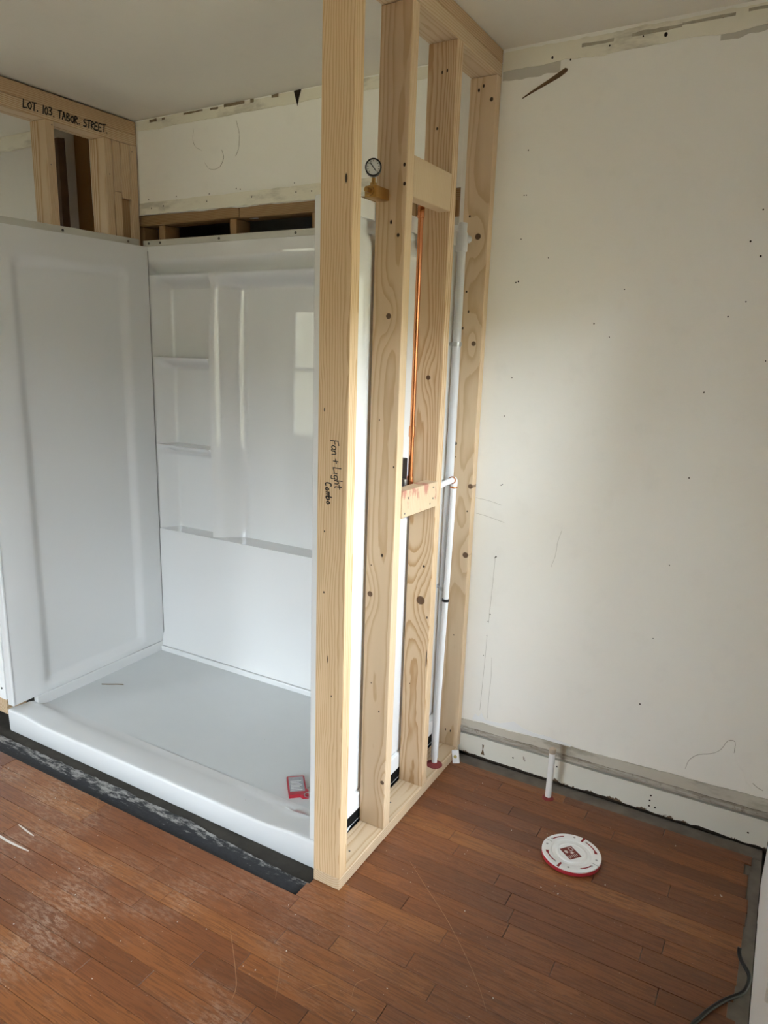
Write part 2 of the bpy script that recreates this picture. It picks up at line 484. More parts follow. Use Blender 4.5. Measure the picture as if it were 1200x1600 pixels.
finish('wall_sheet', prism(edge + [(.645, .3), (.66, H), (WIN_R[1], H)], 'x', RX, RX + .013), M['white_wall'], wr)
finish('wall_core', B((RX + .0135, WIN_R[1], -.02), (RX + RW, L + .11, H)), M['wall'], wr)
# rear and far walls
def wall_with_windows(name, wins, mat):
    o = struct(name, B((LX - .15, RY - RW, -.02), (wins[0][0], RY, H)), mat)
    xs = [w for w in wins]
    for i, w in enumerate(xs):
        finish('wall_sheet', B((w[0], RY - RW, -.02), (w[1], RY, w[2])), mat, o)
        finish('wall_sheet', B((w[0], RY - RW, w[3]), (w[1], RY, H)), mat, o)
        x1 = xs[i+1][0] if i + 1 < len(xs) else RX + RW
        finish('wall_sheet', B((w[1], RY - RW, -.02), (x1, RY, H)), mat, o)
wall_with_windows('wall_rear', [WIN_B, WIN_REAR_ADDED], M['wall'])
wl = struct('wall_left', B((LX - .12, RY - .15, -.02), (LX, WIN_SIDE_ADDED[0], H)), M['wall'])
finish('wall_sheet', B((LX - .12, WIN_SIDE_ADDED[1], -.02), (LX, 2.4, H)), M['wall'], wl)
finish('wall_sheet', B((LX - .12, WIN_SIDE_ADDED[0], -.02), (LX, WIN_SIDE_ADDED[1], WIN_SIDE_ADDED[2])), M['wall'], wl)
finish('wall_sheet', B((LX - .12, WIN_SIDE_ADDED[0], WIN_SIDE_ADDED[3]), (LX, WIN_SIDE_ADDED[1], H)), M['wall'], wl)
# wall that continues left of the shower, with an added doorway letting light into the side room
wf = struct('wall_front_left', B((-1.95, .057, .112), (-1.524, .07, H)), M['white_wall'])
finish('wall_sheet', B((LX, .057, 0), (-2.75, .15, H)), M['wall'], wf)
finish('wall_sheet', B((-2.75, .057, 2.05), (-1.95, .15, H)), M['wall'], wf)
finish('nail', lathe([(.004, -.001), (.004, .002), (.002, .003)], (-1.545, .0555, .158), 'y', 10), M['nail'], wf)
finish('sole_plate', B((-1.95, .06, .045), (-1.528, .148, .110), .002), M['pine_y'], wf)
finish('jack_stud', B((-1.95, .07, .11), (-1.91, .15, H)), M['pine'], wf)
# side room behind the left frame
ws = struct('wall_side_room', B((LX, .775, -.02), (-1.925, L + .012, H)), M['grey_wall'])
cv = ragged(LX + .7, -1.93, 40, 2.352, .010, 51.)
finish('plaster_strip', prism([(LX + .7, H - .002)] + cv + [(-1.93, H - .002)], 'y', .760, .7748), M['wall_tape'], ws)
finish('drywall_scrap', prism([(-1.80, H - .002), (-1.80, 2.075), (-1.79, 2.03), (-1.775, 2.06), (-1.755, 2.01), (-1.735, 2.05), (-1.70, 2.03), (-1.62, 2.04), (-1.62, H - .002)], 'y', .868, L - .0005), M['wall_tape'], ws)
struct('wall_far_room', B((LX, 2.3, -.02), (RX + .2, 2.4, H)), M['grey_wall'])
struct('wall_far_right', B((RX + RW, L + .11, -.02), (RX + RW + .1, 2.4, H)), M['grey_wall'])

struct('ground', B((-30, -30, -.75), (30, 30, -.70)), M['grass'])

# clipped hedge added outside, unseen, to cut low sky light at the windows
def blocker_hedge(p0, p1, nx, nz, axis):
    bm = bmesh.new(); V = {}
    cols = []
    (x0, y0, z0), (x1, y1, z1) = p0, p1
    prof = [(0, z0), (0, z1 * .35), (0, z1 * .7), (.15, z1), (.75, z1 + .1), (1, z1 * .8), (1, z0)]
    for i in range(nx + 1):
        t = i / nx; ring = []
        for d, z in prof:
            k = .28 * mnoise.noise(Vector((t * 31., d * 3., z * 1.7)))
            p = (x0 + (x1 - x0) * t, y0 + (y1 - y0) * d + k, z + k) if axis == 'x' else (x0 + (x1 - x0) * d + k, y0 + (y1 - y0) * t, z + k)
            ring.append(bm.verts.new(p))
        cols.append(ring)
    for a, b in zip(cols, cols[1:]):
        for j in range(len(prof) - 1): bm.faces.new((a[j], b[j], b[j+1], a[j+1]))
    o = finish('blocker_hedge', bm, M['blocker_leaves'], None, 60); o['kind'] = 'stuff'
blocker_hedge((-14, RY - 5.2, -.7), (5.1, RY - 7., BLOCKER_HEDGE_TOP), 60, 0, 'x')
blocker_hedge((RX + 4.6, -14, -.7), (RX + 6.4, 12, BLOCKER_HEDGE_TOP), 60, 0, 'y')

# windows (sash, frame, panes)
def window(name, plane, w, axis):
    """axis 'y': opening in the rear wall (w = x0 x1 z0 z1); axis 'x': in the right wall (w = y0 y1 z0 z1)"""
    a0, a1, z0, z1 = w
    def bx(a, b, za, zb, d0, d1, bev=.003):
        if axis == '-x': return B((plane - d1, a, za), (plane - d0, b, zb), bev)
        return B((plane + d0, a, za), (plane + d1, b, zb), bev) if axis == 'x' else B((a, plane - d1, za), (b, plane - d0, zb), bev)
    o = bpy.data.objects.new(name, None); C.objects.link(o); o['kind'] = 'structure'
    o.location = (plane, (a0+a1)/2, z0) if axis != 'y' else ((a0+a1)/2, plane, z0)
    for (a, b, za, zb) in ((a0, a0+.03, z0, z1), (a1-.03, a1, z0, z1), (a0+.03, a1-.03, z1-.03, z1), (a0+.03, a1-.03, z0, z0+.03)):
        finish('jamb', bx(a, b, za, zb, .0, .12), M['window_paint'], o)
    c = .07
    for (a, b, za, zb) in ((a0-c, a0, z0, z1), (a1, a1+c, z0, z1), (a0-c, a1+c, z1, z1+c), (a0-c-.02, a1+c+.02, z0-.03, z0)):
        finish('casing', bx(a, b, za, zb, -.016, -.0005), M['window_paint'], o)
    zm = (z0 + z1) / 2 + .05
    for (za, zb, d) in ((zm - .02, z1 - .03, .085), (z0 + .03, zm + .02, .055)):
        sash = finish('sash', bx(a0+.03, a0+.07, za, zb, d, d+.03), M['window_paint'], o)
        for (a, b, zc, zd) in ((a1-.07, a1-.03, za, zb), (a0+.07, a1-.07, zb-.04, zb), (a0+.07, a1-.07, za, za+.04)):
            finish('rail', bx(a, b, zc, zd, d, d+.03), M['window_paint'], sash)
        finish('pane', bx(a0+.065, a1-.065, za+.035, zb-.035, d+.013, d+.017, 0), M['glass'], sash)
window('window_1', RX, WIN_R, 'x')
window('window_2', RY, WIN_B, 'y')
window('added_window_rear', RY, WIN_REAR_ADDED, 'y')
window('added_window_side', LX, WIN_SIDE_ADDED, '-x')

# ------------------------------------------------------------------ oak strip floor
PW = .057
rows = []
y = -.0785
def plank(x0, x1, y0, y1, bm=None):
    g = .0005 + random.random() * .0005; dz = random.uniform(-.0003, .0002)
    return box(bm or bmesh.new(), (x0 + g, y0 + g * .8, -.0205), (x1 - g, y1 - g * .8, dz), .0006)
far_bm = bmesh.new()
def lay_row(y0, y1, x0, x1, visible, seed):
    rr = random.Random(seed); x = x0
    first = True
    while x < x1 - .01:
        ln = rr.uniform(.22, .55) if first else rr.choice((rr.uniform(.28, .5), rr.uniform(.45, .95)))
        first = False
        nx = x + ln
        if x1 - nx < .15: nx = x1
        if visible(x, nx): finish('plank', plank(x, nx, y0, y1), M['floor'], floor)
        else: plank(x, nx, y0, y1, far_bm)
        x = nx
k = 0
yy = -.0785
while yy < .80:                       # rows right of the shower
    y1 = min(yy + PW, .818)
    x0 = -.008
    lay_row(yy, y1, x0 if yy < -.03 else .0, 1.082 + random.uniform(-.012, .012), lambda a, b: b > .085, 100 + k)
    yy += PW; k += 1
yy = -.0785
while yy > RY:                        # rows in front, right across the room
    y0 = max(yy - PW, RY)
    lay_row(y0, yy, LX, 1.085 + random.uniform(-.010, .010), lambda a, b: y0 > -.86 and b > -1.75 and b > -1.6 - (y0 + .08) * 1.6 - .2, 300 + k)
    yy -= PW; k += 1
fo = finish('plank_field', far_bm, M['floor'], floor); fo['kind'] = 'stuff'
finish('dust_strip', B((.09, .819, -.0208), (RX, L, -.0035)), M['dust_gray'], floor)
finish('dust_strip', B((1.055, -.9, -.0208), (RX, .8185, -.0045)), M['dust_gray'], floor)

# felt paper and mortar bed in the recess before the pan
fe = ragged(-1.75, -.004, 140, lambda x: -.004 + .024 * ss(-x, .1, .6) - .010 * ss(-x, .8, 1.4), .007, 61., 1.3)
ft = finish('felt_paper', prism([(-1.75, -.0775)] + [(-.006, -.0775)] + list(reversed(fe)), 'z', -.0208, -.0165), M['black_felt'])
tag(ft, 'strip of black felt paper smeared with white dust on the floor before the shower', 'paper')

# ------------------------------------------------------------------ framing: stud wall on the right of the shower
sw = thing('stud_wall', 'new pale pine stud wall with marker note and copper pipe, beside the toilet flange', 'wall frame', (0.0445, .43, 0))
YS = (0., .2622, .5364, .841)
zc = (.038 + H - .078) / 2
TOP = H - .078
def K(*ks): return [(x - .0445, z - zc, r) for x, z, r in ks]
def D(*ks): return [(x - .0445, z - zc, r, s) for x, z, r, s in ks]
stud_mats = [
    lumber('pine_front_stud', 'z', pith=(.055, .012), spacing=.0066, seed=2., contrast=.62, slope=.006, wav=.019, tone=(1.15, 1.08, .97),
           dots=D((.0702, 1.888, .004, 3.2), (.019, 1.3646, .0022, 3.), (.0236, 1.055, .0025, 1.5), (.039, .7045, .002, 7.), (.052, .60, .002, 2.), (.024, .89, .0025, 1.5))),
    lumber('pine_stud_two', 'z', K((.0485, 1.5978, .0085), (.016, .8084, .0095), (.0784, .2024, .0075)), pith=(.012, .085), spacing=.0058, seed=21., contrast=.55, tone=(1.08, 1.06, 1.04), slope=.016,
           dots=D((.0525, .9326, .005, 1.2), (.0805, 1.9673, .0045, 1.3), (.0824, 1.9222, .005, 1.2), (.0472, 1.833, .004, 1.6), (.0691, 1.80, .005, 1.2), (.08, 1.193, .0028, 1.5), (.0175, .8974, .0025, 1), (.0293, .5264, .0025, 1), (.0589, .4391, .0028, 1.4), (.03, 1.32, .002, 2.))),
    lumber('pine_stud_three', 'z', K((.0527, .7147, .0165), (.0442, 1.4292, .008)), pith=(-.02, .040), spacing=.0054, seed=33., contrast=.85, slope=-.02, wav=.012, tone=(1.05, 1.0, .95),
           dots=D((.0585, .8316, .005, 1.), (.0371, 2.119, .004, 1.2), (.0835, .5149, .0028, 14.), (.0266, .4116, .0025, 1), (.045, 2.26, .003, 2), (.06, 2.262, .003, 2), (.0786, .66, .003, 2.))),
    lumber('pine_stud_four', 'z', K((.0619, 1.5333, .009), (.0813, 1.05, .010), (.078, .80, .012), (.055, 1.87, .011)), pith=(.02, .095), spacing=.0085, seed=45., contrast=.5, slope=.012, wav=.012, tone=(1.12, 1.1, 1.08),
           dots=D((.0174, 1.1947, .006, 1.2), (.0734, 2.269, .007, 1.1), (.0228, 1.9337, .004, 1.2), (.0262, 1.70, .004, 1.1), (.0371, 1.636, .004, 1.3), (.0199, 1.583, .004, 1.3), (.0202, 1.148, .0025, 1), (.0516, .489, .003, 1), (.075, .96, .0028, 1.6), (.03, 2.30, .004, 1.6), (.045, 2.31, .004, 1.6), (.04, .10, .003, 2.), (.06, .10, .003, 2.))),
]
studs = []
for i, ys in enumerate(YS):
    y1 = min(ys + .038, L - .002)
    studs.append(finish('stud', B((0.0, ys, .038), (S, y1, TOP), .0025, 2), stud_mats[i], sw))
finish('bottom_plate', B((0., 0., .0008), (S, .856, .038), .002), M['pine_dim'], sw)
tp = []
M['pine_top'] = lumber('pine_top_plate', 'y', seed=61., pith=(.0, -.06), spacing=.006, contrast=.5)
M['pine_top2'] = lumber('pine_cap_plate', 'y', seed=67., pith=(.02, -.04), spacing=.005, contrast=.75, tone=(.86, .80, .74))
finish('top_plate', B((0., 0., H - .0775), (S, L - .002, H - .0395), .002), M['pine_top'], sw)
finish('top_plate', B((0., 0., H - .039), (S, L - .002, H - .001), .002), M['pine_top2'], sw)
# blocking: one flush block above, one stained block lower down, one ledger for the shower valve
finish('blocking', B((.052, .3005, 1.897), (S + .0005, .5360, 1.9965), .0015), M['pine_block'], sw)
bk = B((.051, .2995, 1.040), (S + .004, .5365, 1.119), .0015)
for v in bk.verts: v.co.z += (v.co.y - .30) * -.02
finish('blocking', bk, M['red_block'], sw)
for (yv, zv) in ((.505, 1.10), (.505, 1.066), (.485, 1.052), (.315, 1.052), (.335, 1.095)):
    finish('nail', lathe([(.0028, -.001), (.0028, .0012)], (S + .004, yv, zv), 'x', 8), M['nail'], sw)
for (xv, yv) in ((.05, .12), (.04, .40), (.055, .69)):
    finish('nail', lathe([(.003, 0), (.003, .001)], (xv, yv, .038), 'z', 8), M['nail'], sw)

# handwriting: strokes drawn with a marker
GL = {
 'L': [[(.05, 1), (.0, .0), (.55, .08)]], 'O': [[(.3, .75), (.05, .45), (.15, .1), (.4, .0), (.55, .35), (.45, .7), (.3, .75)]],
 'T': [[(.0, .9), (.6, 1.)], [(.32, .95), (.25, 0)]], '.': [[(.1, .05), (.16, .0)]], '1': [[(.2, 1), (.15, 0)]],
 '0': [[(.3, .85), (.08, .5), (.2, .05), (.42, .1), (.52, .5), (.42, .8), (.3, .85)]],
 '3': [[(.05, .85), (.4, .9), (.45, .7), (.2, .5), (.48, .35), (.4, .08), (.0, .05)]],
 'A': [[(.0, 0), (.25, .95), (.5, .0)], [(.1, .4), (.45, .42)]],
 'B': [[(.05, 0), (.08, .9), (.45, .75), (.1, .48), (.5, .3), (.4, .02), (.05, 0)]],
 'R': [[(.05, 0), (.08, .9), (.48, .75), (.1, .45), (.55, 0)]],
 'S': [[(.5, .9), (.15, .85), (.1, .6), (.45, .4), (.4, .08), (.0, .05)]],
 'E': [[(.5, .95), (.05, .9), (.02, .02), (.5, .05)], [(.03, .48), (.4, .5)]],
 'F': [[(.55, 1.), (.08, .95), (.05, 0)], [(.07, .5), (.42, .52)]],
 'a': [[(.45, .5), (.2, .55), (.05, .25), (.2, .02), (.42, .2), (.45, .5), (.45, .05), (.55, .0)]],
 'n': [[(.05, .5), (.08, 0), (.15, .42), (.38, .5), (.45, .0)]],
 '+': [[(.0, .4), (.5, .45)], [(.28, .7), (.22, .1)]],
 'i': [[(.1, .5), (.08, .0)]], 'g': [[(.42, .5), (.1, .45), (.1, .1), (.4, .15), (.44, .5), (.38, -.3), (.05, -.25)]],
 'h': [[(.08, 1), (.05, 0), (.15, .42), (.38, .45), (.42, 0)]], 't': [[(.2, .9), (.18, .1), (.35, .0)], [(.0, .6), (.42, .62)]],
 'c': [[(.45, .85), (.15, .9), (.02, .5), (.1, .05), (.4, .05)]],
 'o': [[(.25, .5), (.05, .25), (.2, .0), (.42, .2), (.25, .5)]],
 'm': [[(.03, .5), (.03, 0), (.1, .42), (.28, .45), (.3, .02), (.38, .42), (.55, .42), (.58, 0)]],
 'b': [[(.08, .9), (.05, 0), (.4, .1), (.38, .45), (.08, .4)]],
}
def write(name, text, origin, du, dv, nrm, size, adv, width, parent, seed=1, up=0.0):
    """strokes of TEXT as thin raised ribbons from ORIGIN along DU (reading) and DV (up)"""
    rr = random.Random(seed); bm = bmesh.new()
    du, dv, nrm, org = Vector(du), Vector(dv), Vector(nrm), Vector(origin); x = 0.
    for ch in text:
        if ch == ' ': x += adv * .75; continue
        jy = rr.uniform(-.06, .06)
        for st in GL[ch]:
            pts = [org + du * (x + (px + .10 * py) * size) + dv * ((py + jy) * size + up * x) + nrm * .0003 for px, py in st]
            pts = spline(pts, 4) if len(pts) > 3 else pts
            for a, b in zip(pts, pts[1:]):
                d = (b - a).normalized(); s = d.cross(nrm) * width / 2; e = d * width * .3
                q = [a - e + s, b + e + s, b + e - s, a - e - s]
                lo = [bm.verts.new(p) for p in q]; hi = [bm.verts.new(p + nrm * .0004) for p in q]
                bm.faces.new(hi)
                for i in range(4): bm.faces.new((lo[i], lo[(i+1) % 4], hi[(i+1) % 4], hi[i]))
        x += (adv * .5 if ch in '.1i' else adv)
    return finish(name, bm, M['ink'], parent)
write('handwriting', 'Fan + Light', (.0390, -.0003, 1.291), (.12, 0, -.99), (.99, 0, .12), (0, -1, 0), .023, .0125, .0023, studs[0], 3)
write('handwriting', 'combo', (.0250, -.0003, 1.183), (.10, 0, -.99), (.99, 0, .10), (0, -1, 0), .019, .0118, .0030, studs[0], 4)

# ------------------------------------------------------------------ framing: left of the shower
XA = -1.512
lw = thing('stud_wall', 'pine stud frame with address in marker, above the left shower panel', 'wall frame', (XA - .045, .48, 0))
lp = finish('top_plate', B((XA - .089, .15, 2.315), (XA, .872, 2.3535 + .004), .002), M['pine_y'], lw)
finish('top_plate', B((XA - .089, .15, 2.358), (XA, .872, 2.408), .002), M['pine_top2'], lw)
for (y0, z0, z1, mk) in ((.425, .10, 2.314, 'pine'), (.700, .10, 2.314, 'pine'), (.742, 2.12, 2.314, 'pine'), (.833, .10, 2.314, 'pine')):
    finish('stud', B((XA - .089, y0, z0), (XA, y0 + .0385, z1), .002), M[mk], lw)
finish('stud', B((XA - .089, .7825, .10), (XA - .012, .8315, 2.10), .002), M['old_pine'], lw)
finish('stud', B((XA - .089, .7825, 2.10), (XA, .8315, 2.314), .002), M['pine'], lw)
finish('stud', B((XA - .089, .742, .10), (XA - .001, .781, 2.12), .002), M['pine'], lw)
write('handwriting', 'LOT. 103. TABOR. STREET.', (XA + .0003, .337, 2.330), (0, 1, .004), (0, -.02, 1), (1, 0, 0), .028, .0185, .0046, lp, 8)
for (yv, zv) in ((.455, 2.30), (.845, 2.29), (.44, 2.16), (.72, 2.18)):
    finish('nail', lathe([(.0025, -.001), (.0025, .0008)], (XA, yv, zv), 'x', 8), M['nail'], lw)
# old studs in the side room corner
od = thing('old_stud', 'dark brown old stud with a bark edge behind the left frame', 'stud', (-1.88, .76, 0))
finish('stud_face', B((-1.955, .742, 0.), (-1.875, .774, 2.335), .003), M['old_orange'], od)
bark = bmesh.new(); prev = None
for i in range(41):
    z = 2.36 * i / 40
    w = .045 + .012 * mnoise.noise(Vector((z * 5, 1, 1))); d = .012 * mnoise.noise(Vector((z * 6, 4, 1)))
    ring = [bark.verts.new(p) for p in ((-1.874, .745 + d, z), (-1.874 + w * .6, .742 + d, z), (-1.874 + w, .765 + d, z), (-1.874, .80, z))]
    if prev:
        for k2 in range(4): bark.faces.new((prev[k2], prev[(k2+1) % 4], ring[(k2+1) % 4], ring[k2]))
    else: bark.faces.new(ring)
    prev = ring
bark.faces.new(prev)
finish('bark_edge', bark, plain('dark_bark', (.055, .028, .014), .85, .2, var=.5, vs=30), od, 40)

# ------------------------------------------------------------------ old framing in the wall opening behind the shower
of = thing('old_wall_framing', 'aged brown header and short studs in the gap above the back shower panel', 'wall frame', (-.8, .94, 0))
finish('header', B((-1.60, L + .014, 2.004), (-.98, L + .10, 2.0455), .003), M['old_pine_x'], of)
finish('header', B((-.978, L + .014, 2.001), (OPX, L + .10, 2.0455), .003), M['old_pine_x'], of)
for xs in (-1.562, -1.435, -1.040, -.64, -.24):
    finish('stud', B((xs, .906, 1.875), (xs + .036, .995, 2.003 if xs < -1 else 2.0005), .002), M['old_pine'], of)
finish('stud', B((OPX - .04, L + .016, -.02), (OPX - .002, L + .10, 2.0), .002), M['old_pine'], of)
finish('nail_tab', B((-.945, .915, 2.0), (-.905, .925, 2.0035)), M['white_plastic'], of)

# ------------------------------------------------------------------ shower stall
sh = thing('shower_stall', 'glossy white alcove shower with moulded shelves and low curb', 'shower', (-.76, .47, -.02))
PB = .887     # front plane of the back panel
X0, X1 = -1.508, -.006
def back_depth(x, z):
    D0 = .085
    if x > (X0 + X1) / 2 + .0: pass
    # main recess (right of the rib) and shelf column (left of it)
    rib = -1.168 + .022 * ss(z, 1.52, 1.79)
    if x > rib:
        f = ss(x, rib, -1.015) * (1 - ss(x, -.10, -.03))
        zl, zt = .660, 1.80
        if z < zl: d = 0.
        else:
            lip = 1.0
            d = f * D0 * lip * (1 - ss(z, 1.74, zt)) + .016 * (1 - ss(z, 1.74, zt))
        return d
    f = ss(x, -1.500, -1.425)
    d = 0.
    for zl, zt in ((1.453, 1.80), (1.062, 1.4525), (.660, 1.0615)):
        if zl <= z <= zt:
            rr = .055
            d = f * D0 * (1 - ss(z, zt - rr, zt)) + .002
    return d
def top_profile(z):
    if z > 1.868: return 0.
    if z > 1.803: return .050 * ss(-z, -1.868, -1.803)
    if z > 1.800: return .050 - .050 * (1.803 - z) / .003
    return 0.
def grid_panel(xs, zs, fn, thick, bm=None):
    """sheet with front y = fn(x, z), back offset by thick"""
    bm = bm or bmesh.new()
    F = [[bm.verts.new((x, fn(x, z), z)) for z in zs] for x in xs]
    for i in range(len(xs)-1):
        for j in range(len(zs)-1):
            bm.faces.new((F[i][j], F[i+1][j], F[i+1][j+1], F[i][j+1]))
    return bm, F
def fr(a, b, n): return [a + (b - a) * i / n for i in range(n)]
xs = fr(X0, -1.50, 2) + fr(-1.50, -1.42, 12) + fr(-1.42, -1.20, 5)
xs += fr(-1.20, -1.14, 24) + fr(-1.14, -1.01, 18) + fr(-1.01, -.10, 9) + fr(-.10, -.03, 8) + [-.03, X1]
zs = fr(.070, .655, 8) + [.655, .6595, .6605] + fr(.667, 1.0, 5) + fr(1.0, 1.0610, 9) + [1.0610, 1.0625] + fr(1.068, 1.39, 5) + fr(1.39, 1.4520, 9) + [1.4520, 1.4535]
zs += fr(1.460, 1.72, 6) + fr(1.72, 1.8, 12) + [1.8, 1.8032] + fr(1.808, 1.868, 10) + [1.868, 1.89, 1.918]
zs = sorted(set(round(z, 5) for z in zs)); xs = sorted(set(round(x, 5) for x in xs))
def yfun(x, z):
    base = PB + back_depth(x, z) + top_profile(z) * ss(x, X0, X0 + .03) * (1 - ss(x, X1 - .03, X1))
    # lower apron leans a little forward at the foot
    if z < .15: base -= .018 * (1 - ss(z, .07, .15)) * 0.8
    return base
bm, F = grid_panel(xs, zs, yfun, 0)
# nailing flange on top, foot return
bp = finish('back_panel', bm, M['shower'], sh, 32)
finish('seam', B((-1.4875, PB - .0030, .092), (-1.4850, PB - .0004, 1.90)), M['seam'], sh)
fl = finish('nailing_flange', B((X0 - .005, PB - .001, 1.9185), (X1, PB + .004, 1.9435), .0008), M['flange'], bp)
for xv in (-1.478, -1.410, -1.080, -.70, -.30):
    finish('screw', lathe([(.0052, .001), (.0052, -.002), (.003, -.0034)], (xv, PB - .001, 1.931), 'y', 10), M['nail'], bp)

def end_panel(sign, xface, ztop, y0, y1, zb):
    """end wall: sunken field with coved edges; sign -1 faces +x (left), +1 faces -x (right)"""
    fy0, fy1, fz0, fz1 = .205, .775, .105, 1.83
    c = .055
    def dep(y, z):
        f = ss(y, fy0, fy0 + c) * (1 - ss(y, fy1 - .048, fy1)) * ss(z, fz0, fz0 + .05) * (1 - ss(z, fz1 - c, fz1))
        return xface + sign * .019 * f
    ys = fr(y0, fy0, 4) + fr(fy0, fy0 + c, 10) + fr(fy0 + c, fy1 - .048, 6) + fr(fy1 - .048, fy1, 12) + fr(fy1, y1, 3) + [y1]
    zz = fr(zb, fz0, 2) + fr(fz0, fz0 + .05, 8) + fr(fz0 + .05, fz1 - c, 8) + fr(fz1 - c, fz1, 10) + fr(fz1, ztop, 2) + [ztop]
    bm = bmesh.new()
    F = [[bm.verts.new((dep(yv, z), yv, z)) for z in zz] for yv in ys]
    bk = [[bm.verts.new((dep(yv, z) + sign * .004, yv, z)) for z in zz] for yv in ys]
    for A in (F, bk):
        for i in range(len(ys)-1):
            for j in range(len(zz)-1):
                bm.faces.new((A[i][j], A[i+1][j], A[i+1][j+1], A[i][j+1]))
    n, k2 = len(ys)-1, len(zz)-1
    for i in range(n):
        bm.faces.new((F[i][0], F[i+1][0], bk[i+1][0], bk[i][0])); bm.faces.new((F[i][k2], F[i+1][k2], bk[i+1][k2], bk[i][k2]))
    for j in range(k2):
        bm.faces.new((F[0][j], F[0][j+1], bk[0][j+1], bk[0][j])); bm.faces.new((F[n][j], F[n][j+1], bk[n][j+1], bk[n][j]))
    return bm
lpn = finish('end_panel', end_panel(-1, -1.488, 1.918, .064, PB + .002, .092), M['shower'], sh, 32)
# front return of the left panel and its top flange
finish('front_return', B((-1.521, .060, .090), (-1.4845, .072, 1.918), .005, 3), M['shower'], lpn)
finish('nailing_flange', B((-1.511, .07, 1.9185), (-1.500, .853, 1.945), .0008), M['flange'], lpn)
for yv in (.462, .79):
    finish('screw', lathe([(.0052, -.001), (.0052, .002), (.003, .0034)], (-1.500, yv, 1.930), 'x', 10), M['nail'], lpn)
rpn = finish('end_panel', end_panel(1, -.033, 1.872, .056, PB - .002, .14), M['shower'], sh, 32)
finish('front_return', B((-.050, .048, .083), (-.0015, .064, 1.872), .006, 3), M['shower'], rpn)
finish('nailing_flange', B((-.004, .062, 1.84), (-.0015, PB - .01, 1.885), .0005), M['shower'], rpn)

# pan: curb with raised ends, sunken floor, rims
def curb_top(x):
    e = min(x - (-1.512), -.003 - x)
    return .064 + .012 * (1 - ss(e, .10, .24))
pm = bmesh.new()
pxs = [-1.512 + (1.509) * i / 60 for i in range(61)]
prof = []
for x in pxs:
    t = curb_top(x)
    prof.append([(.058, -.0195), (.055, -.015), (.0530, t - .009), (.0537, t - .0045), (.0560, t - .0012), (.0600, t), (.070, t - .0005), (.120, t - .005), (.150, t - .008), (.168, t - .012), (.186, .047), (.215, .0445)])
vv = [[pm.verts.new((x, a, b)) for a, b in pr] for x, pr in zip(pxs, prof)]
for i in range(len(pxs)-1):
    for j in range(len(prof[0])-1):
        pm.faces.new((vv[i][j], vv[i+1][j], vv[i+1][j+1], vv[i][j+1]))
for col in (vv[0], vv[-1]):
    pm.faces.new(col)
pan = finish('shower_pan', pm, M['shower'], sh, 40)
fp = bmesh.new()
fx = [-1.512, -1.495] + fr(-1.48, -.035, 30) + [-.03, -.004]; fy = [.2145, .235] + fr(.25, .87, 14) + [.875, .89, .93]
def fz(x, y):
    d = math.hypot((x + .75) / .8, (y - .55) / .4)
    return .0435 - .010 * (1 - min(1, d))
fv = [[fp.verts.new((x, yv, fz(x, yv))) for yv in fy] for x in fx]
for i in range(len(fx)-1):
    for j in range(len(fy)-1): fp.faces.new((fv[i][j], fv[i+1][j], fv[i+1][j+1], fv[i][j+1]))
finish('pan_floor', fp, M['pan_floor'], pan, 60)
finish('rim', B((-1.511, .866, .040), (-.005, .884, .068), .005, 3), M['shower'], pan)
finish('rim', B((-1.511, .17, .040), (-1.486, .88, .0885), .004, 3), M['shower'], pan)
finish('rim', B((-.030, .17, .080), (-.0035, .88, .1385), .003, 2), M['shower'], pan)
finish('rim', B((-.022, .068, .078), (-.0035, .17, .1385), .003, 2), M['shower'], pan)
finish('pan_void_shade', B((-1.50, .09, -.0195), (-.0045, .88, .028)), M['void'], pan)  # black boxes paint in the shade of the open cavity below the pan
finish('pan_void_shade', B((-.016, .09, .028), (-.0060, .875, .082)), M['void'], pan)
hl = finish('corner_hole', lathe([(.011, 0), (.011, .004), (.008, .005), (.0075, .002), (.001, .001)], (-.047, .110, .073), 'z', 20), [plain('brown_hole_rim', (.16, .07, .03), .4, .5)], pan, 30)
hl['label'] = 'brown rimmed hole in the curb corner'

# ------------------------------------------------------------------ plumbing
gv = thing('pressure_gauge', 'round black pressure gauge on a brass fitting above the shower panel', 'gauge', (.02, .215, 1.90))
GC = (.021, .2085, 1.955)
bm = lathe([(.001, .014), (.018, .014), (.0208, .010), (.0208, -.012), (.0182, -.014), (.0172, -.010), (.001, -.010)], (0, 0, 0), 'y', 36)
face = Euler((math.radians(4), 0, math.radians(28))).to_matrix().to_4x4()
def place(bm): bmesh.ops.transform(bm, matrix=Matrix.Translation(GC) @ face, verts=bm.verts); return bm
gb = finish('gauge_case', place(bm), M['black'], gv, 35)
finish('dial', place(lathe([(.001, -.0102), (.0172, -.0104), (.0172, -.0112), (.001, -.0112)], (0, 0, 0), 'y', 32)), M['dial'], gb)
nd = B((-.0010, -.0128, -.011), (.0010, -.0118, .013))
bmesh.ops.rotate(nd, verts=nd.verts, cent=(0, 0, 0), matrix=Matrix.Rotation(math.radians(-38), 3, 'Y'))
finish('needle', place(nd), M['black'], gb)
tk = bmesh.new()
for i in range(11):
    a = math.radians(-135 + 27 * i)
    b2 = B((-.0005, -.0126, .0125), (.0005, -.0116, .0160))
    bmesh.ops.rotate(b2, verts=b2.verts, cent=(0, 0, 0), matrix=Matrix.Rotation(a, 3, 'Y'))
    me = bpy.data.meshes.new('t'); b2.to_mesh(me); b2.free(); tk.from_mesh(me); bpy.data.meshes.remove(me)
finish('tick_marks', place(tk), M['black'], gb)['kind'] = 'stuff'
finish('gauge_stem', lathe([(.006, 0), (.006, .012), (.0085, .012), (.0085, .018), (.005, .018), (.005, .030)], (.021, .2105, 1.902), 'z', 16), M['brass'], gv, 30)
